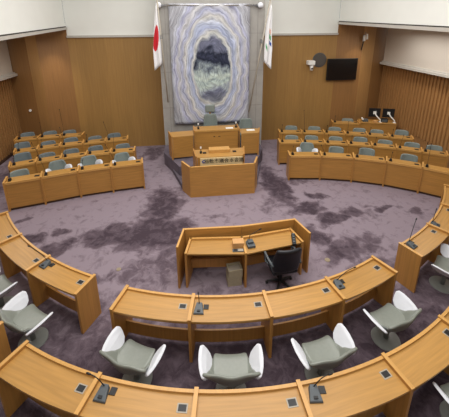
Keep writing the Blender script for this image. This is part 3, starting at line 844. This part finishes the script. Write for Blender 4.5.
def desk_mic_box(label, x, y, z):
    o = thing('table_microphone', label, 'microphone', (x, y, z))
    obj('base', box(B(), -.03, .03, -.03, .03, 0, .06), M['black'], o); obj('stalk', cyl(B(), (0, 0, .06), (0, 0, .16), .008), M['black'], o)
    obj('microphone_head', cyl(B(), (0, 0, .14), (0, 0, .19), .02), M['white'], o)
desk_mic_box('black microphone at the left end of the presiding desk', -.72, .05, 1.23)
desk_mic_box('black microphone at the right end of the presiding desk', .50, .05, 1.23)
desk_mic_box('black and white microphone at the left of the lectern', -.72, -1.42, 1.015)
tag(obj('paper_sheet', box(B(), -.12, .12, -.06, .06, 0, .012), M['white'], loc=(.28, .0, 1.23)), 'white papers on the right half of the presiding desk', 'paper')
tag(obj('paper_sheet', box(B(), -.13, .13, -.07, .07, 0, .012), M['white'], loc=(.95, -.12, 1.17)), 'white papers on the right wing of the presiding desk', 'paper')
t = thing('lectern', 'low oak speaker lectern with a sign board, inside the front screen', 'lectern', (-.2, -1.42, .13))
def lbox(name, x0, x1, y0, y1, z0, z1, m, par=t, **k): return obj(name, box(B(), x0, x1, y0, y1, z0 - .13, z1 - .13), m, par, **k)
lbox('front_panel', -.63, .62, -.28, -.25, .13, .99, M['desk_front'])
bm = B(); prism(bm, [(-.66, -.29), (.64, -.29), (.74, .26), (-.72, .26)], .86, .885); obj('desktop', bm, M['desk_top'], t)
for s, x in ((-1, -.66), (1, .64)):
    xb = -.72 if s < 0 else .74
    bm = prism(B(), [(x - .018, -.30), (x + .018, -.30), (xb + .018, .28), (xb - .018, .28)], 0, .925); obj('side_panel', bm, M['desk_side'], t)
for x, z in ((-.42, .0), (.42, .0)):
    lbox('dark_inset', x - .05, x + .05, -.05, .03, 1.015, 1.035, M['black'])
bm = box(B(), -.29, .29, -.12, .12, 0, .09)
tag(obj('reading_box', bm, M['desk_edge'], loc=(-.2, -1.34, 1.017), bevel=.004), 'small oak reading stand on top of the lectern', 'stand')
# sign on the lectern
t = thing('name_board', 'long pale board with a row of dark characters on lectern', 'sign', (-.2, -1.725, .87))
obj('board', box(B(), -.56, .60, -.012, .012, -.12, .125), M['sign'], t)
def text(s, size, loc, m, parent, name='lettering'):
    cu = bpy.data.curves.new('lettering', 'FONT'); cu.body = s; cu.size = size; cu.align_x = 'CENTER'; cu.align_y = 'CENTER'; cu.extrude = .002
    o = bpy.data.objects.new(name, cu); C.objects.link(o)
    dg = bpy.context.evaluated_depsgraph_get(); me = bpy.data.meshes.new_from_object(o.evaluated_get(dg))
    bpy.data.objects.remove(o)
    me.materials.clear(); me.materials.append(m)
    n = bpy.data.objects.new(name, me); C.objects.link(n); n.parent = parent; n.location = loc; n.rotation_euler = (R(90), 0, 0)
    return n
text('稲敷市議会本会議', .137, (.09, -.016, .025), M['ink'], t)
bm = cyl(B(), (0, 0, 0), (0, -.006, 0), .048, .048, 20)
obj('emblem', bm, M['blue'], t).location = (-.46, -.012, .03)
obj('emblem_centre', cyl(B(), (0, 0, 0), (0, -.004, 0), .022, .022, 16), M['sign'], t).location = (-.455, -.018, .035)
# small emblem mark on the presiding desk front
t = tag(obj('desk_emblem', box(box(B(), -.10, -.05, -.006, 0, -.012, .012), .05, .12, -.006, 0, -.012, .012), M['ink'], loc=(-.15, -.141, 1.02)), 'pair of small dark handles on the front of the presiding desk', 'handle')

# angled front screen on the floor
t = thing('podium_screen', 'three-sided oak screen standing in front of the lectern', 'screen', (-.18, -2.0, 0))
def wallseg(name, a, b, z1, m, par, th=.045, z0=0, ox=.18, oy=2.0, edge=True):
    A, Bq = Vector(a), Vector(b); d = (Bq - A).normalized(); n = Vector((-d.y, d.x)) * th
    pts = [(A.x + ox, A.y + oy), (Bq.x + ox, Bq.y + oy), (Bq.x + n.x + ox, Bq.y + n.y + oy), (A.x + n.x + ox, A.y + n.y + oy)]
    o = obj(name, prism(B(), pts, z0, z1), m, par)
    if edge: obj('edge_strip', prism(B(), pts, z1, z1 + .01), M['desk_edge'], o)
    return o
wallseg('front_panel', (-1.05, -2.02), (.69, -2.02), .88, M['desk_front'], t)
wallseg('left_panel', (-1.27, -1.60), (-1.05, -2.02), .88, M['desk_front'], t)
wallseg('right_panel', (.69, -2.02), (.86, -1.58), .88, M['desk_front'], t)

# presiding chair and clerk's chair on the dais
t = thing('president_chair', 'tall grey chair with separate headrest behind the presiding desk', 'chair', (-.28, .52, .42), math.pi)
pedestal(t)
prof = [(.24, .44, .22), (.22, .47, .24), (.0, .46, .25), (-.14, .47, .25), (-.18, .56, .25), (-.19, .8, .24), (-.20, 1.08, .20), (-.20, 1.12, .17)]
obj('shell', tub(prof, .3, lift=0), M['teal'], t, smooth=True, solid=.06, sub=1)
obj('headrest', box(B(), -.16, .16, -.25, -.17, 1.17, 1.42), M['teal'], t, bevel=.03)
obj('headrest_stem', box(B(), -.03, .03, -.22, -.19, 1.08, 1.2), M['chrome'], t)
for s in (-1, 1): obj('armrest', box(B(), s * .28 - .03, s * .28 + .03, -.15, .15, .62, .67), M['black'], t, bevel=.01)
t = thing('clerk_chair', 'low-backed grey chair behind the right wing of the presiding desk', 'chair', (.92, .42, .42), math.pi)
pedestal(t)
prof = [(.22, .40, .2), (.20, .43, .215), (.0, .42, .22), (-.12, .43, .22), (-.15, .50, .23), (-.17, .70, .23), (-.18, .90, .21), (-.18, .94, .17)]
obj('shell', tub(prof, .3, lift=-.01), M['teal'], t, smooth=True, solid=.05, sub=1)

# ------------------------------------------------------------------ clerk table in the middle
t = thing('table_screen', 'low oak privacy screen wrapped around the clerk table', 'screen', (-.14, -4.6, 0))
o_ = (.14, 4.6)
for nm, a, b in (('back_panel', (-1.18, -4.53), (-.14, -4.58)), ('back_panel', (-.14, -4.58), (.89, -4.50)), ('side_panel', (-1.30, -5.03), (-1.18, -4.53)), ('side_panel', (.89, -4.50), (1.03, -4.97))):
    wallseg(nm, a, b, .86, M['desk_side'] if nm == 'side_panel' else M['desk_front'], t, th=-.04 if nm == 'back_panel' else (.035 if a[0] < 0 else .035), ox=.14, oy=4.6)
t = thing('clerk_table', 'two-bay oak clerk table in the middle of the floor', 'table', (-.14, -4.85, 0))
def tseg(nm, pts, z0, z1, m, par): return obj(nm, prism(B(), [(x + .14, y + 4.85) for x, y in pts], z0, z1), m, par)
tseg('desktop', [(-1.17, -5.0), (-.15, -5.13), (-.15, -4.72), (-1.09, -4.63)], .665, .69, M['desk_top'], t)
tseg('desktop', [(-.15, -5.13), (.90, -4.97), (.81, -4.60), (-.15, -4.72)], .665, .69, M['desk_top'], t)
tseg('rear_lip', [(-1.09, -4.66), (-.15, -4.75), (-.15, -4.71), (-1.09, -4.62)], .66, .73, M['desk_edge'], t)
tseg('rear_lip', [(-.15, -4.75), (.80, -4.63), (.80, -4.59), (-.15, -4.71)], .66, .73, M['desk_edge'], t)
for a, b in (((-1.08, -4.62), (-1.18, -5.03)), ((-.155, -4.70), (-.155, -5.16)), ((.80, -4.58), (.91, -5.0))):
    A, Bq = Vector(a), Vector(b); d = (Bq - A).normalized(); n = Vector((-d.y, d.x)) * .018
    pts = [(A + n), (Bq + n), (Bq - n), (A - n)]
    l = tseg('leg_panel', [(p.x, p.y) for p in pts], 0, .72, M['desk_side'], t)
    tseg('edge_strip', [(p.x, p.y) for p in pts], .72, .73, M['desk_edge'], l)
tseg('stretcher', [(-1.10, -4.73), (-.16, -4.83), (-.16, -4.80), (-1.10, -4.70)], .16, .34, M['desk_side'], t)
tseg('stretcher', [(-.14, -4.83), (.82, -4.70), (.82, -4.67), (-.14, -4.80)], .16, .34, M['desk_side'], t)

tag(obj('ballot_box', box(B(), -.10, .10, -.07, .07, 0, .10), M['kraft'], loc=(-.25, -4.90, .69), rz=R(-4), bevel=.004), 'small pale wooden box on the clerk table left of its microphone', 'box')
t = thing('pocket_calculator', 'flat grey calculator lying on the clerk table in front of wooden box', 'calculator', (-.27, -5.03, .69), R(-4))
obj('case', box(B(), -.10, .10, -.035, .035, 0, .012), M['mic'], t); obj('display', box(B(), -.08, -.02, -.025, .025, .012, .015), M['black'], t); obj('keypad', box(B(), 0, .085, -.025, .025, .012, .015), M['socket'], t)
t = thing('microphone', 'microphone in the centre of the clerk table, neck bent right', 'microphone', (-.03, -4.93, .69), R(5))
bm = box(B(), -.07, .07, -.08, .08, 0, .05); box(bm, -.05, .05, -.02, .07, .05, .09)
obj('base', bm, M['mic'], t, bevel=.008)
obj('gooseneck', tube(B(), [(-.03, .03, .08), (.0, .06, .17), (.08, .07, .20), (.19, .10, .23)], .006), M['black'], t, smooth=True)
obj('microphone_head', tube(B(), [(.18, .10, .228), (.23, .11, .235)], .012), M['black'], t, smooth=True)
t = thing('switch_unit', 'narrow dark control unit lying along the right end of clerk table', 'control', (.77, -4.90, .69), R(-14))
obj('body', box(B(), -.035, .035, -.15, .15, 0, .05), M['black'], t, bevel=.008)
for i in range(4): obj('switch', box(B(), -.02, .02, -.12 + i * .07, -.08 + i * .07, .05, .062), M['mic'], t)
# waste bins
for z, nm, lab in ((0, 'waste_bin', 'lower of two stacked beige bins under the clerk table'), (.17, 'waste_bin', 'upper open beige bin of the stack under the clerk table')):
    t = thing(nm, lab, 'bin', (-.34 + z * .05, -5.0, z), R(2 + z * 20), 'beige bins under the clerk table')
    bm = B(); 
    for (x0, x1, y0, y1) in ((-.125, -.11, -.10, .10), (.11, .125, -.10, .10), (-.11, .11, -.10, -.085), (-.11, .11, .085, .10)): box(bm, x0, x1, y0, y1, 0, .165)
    obj('body', bm, M['beige'], t)
    bm = box(B(), -.11, .11, -.085, .085, 0.003, .02); obj('bottom', bm, M['beige'], t)
    if z: obj('bin_liner', box(B(), -.108, .108, -.083, .083, .02, .12), M['socket'], t)

# black office chair
t = thing('office_chair', 'black office chair with armrests at the clerk table', 'chair', (.47, -5.17, 0), R(4))
bm = B()
for k in range(5):
    a = R(72 * k + 18); c, s = math.cos(a), math.sin(a)
    tube(bm, [(0, 0, .09), (.12 * c, .12 * s, .085), (.24 * c, .24 * s, .06)], [.03, .024, .016])
obj('star_base', bm, M['black'], t)
for k in range(5):
    a = R(72 * k + 18); c, s = math.cos(a) * .24, math.sin(a) * .24
    obj('caster', cyl(B(), (c - .018, s, .026), (c + .018, s, .026), .026), M['black'], t)
obj('column', cyl(B(), (0, 0, .08), (0, 0, .40), .03, .025), M['black'], t)
obj('seat', box(B(), -.23, .23, -.21, .23, .40, .48), M['leather'], t, bevel=.035)
bm = B(); g = []
for j in range(7):
    v = j / 6; z = .47 + .53 * v; y = -.22 - .12 * v + .02 * math.sin(v * 3.1); hw = .235 + .02 * math.sin(v * 3.1) - .02 * v
    g.append([bm.verts.new((hw * u, y + .05 * u * u, z)) for u in (-1, -.6, -.2, .2, .6, 1)])
for a, b in zip(g, g[1:]):
    for i in range(5): bm.faces.new((a[i], a[i + 1], b[i + 1], b[i]))
obj('backrest', bm, M['leather'], t, smooth=True, solid=.07, sub=2)
for s in (-1, 1):
    obj('armrest', tube(B(), [(s * .24, -.24, .64), (s * .27, -.1, .66), (s * .27, .12, .66), (s * .26, .18, .62), (s * .25, .12, .46), (s * .2, .0, .43)], .02), M['mic'], t, smooth=True)

# brass floor plates
tag(obj('floor_outlet', cyl(B(), (0, 0, 0), (0, 0, .008), .055, .05, 20), M['outlet'], loc=(1.57, -4.70, 0)), 'round brass floor plate in the carpet right of the clerk table', 'floor plate')
tag(obj('floor_outlet', cyl(B(), (0, 0, 0), (0, 0, .008), .045, .04, 20), M['outlet'], loc=(-2.47, -4.42, 0)), 'round brass floor plate in the carpet left of the clerk table', 'floor plate')
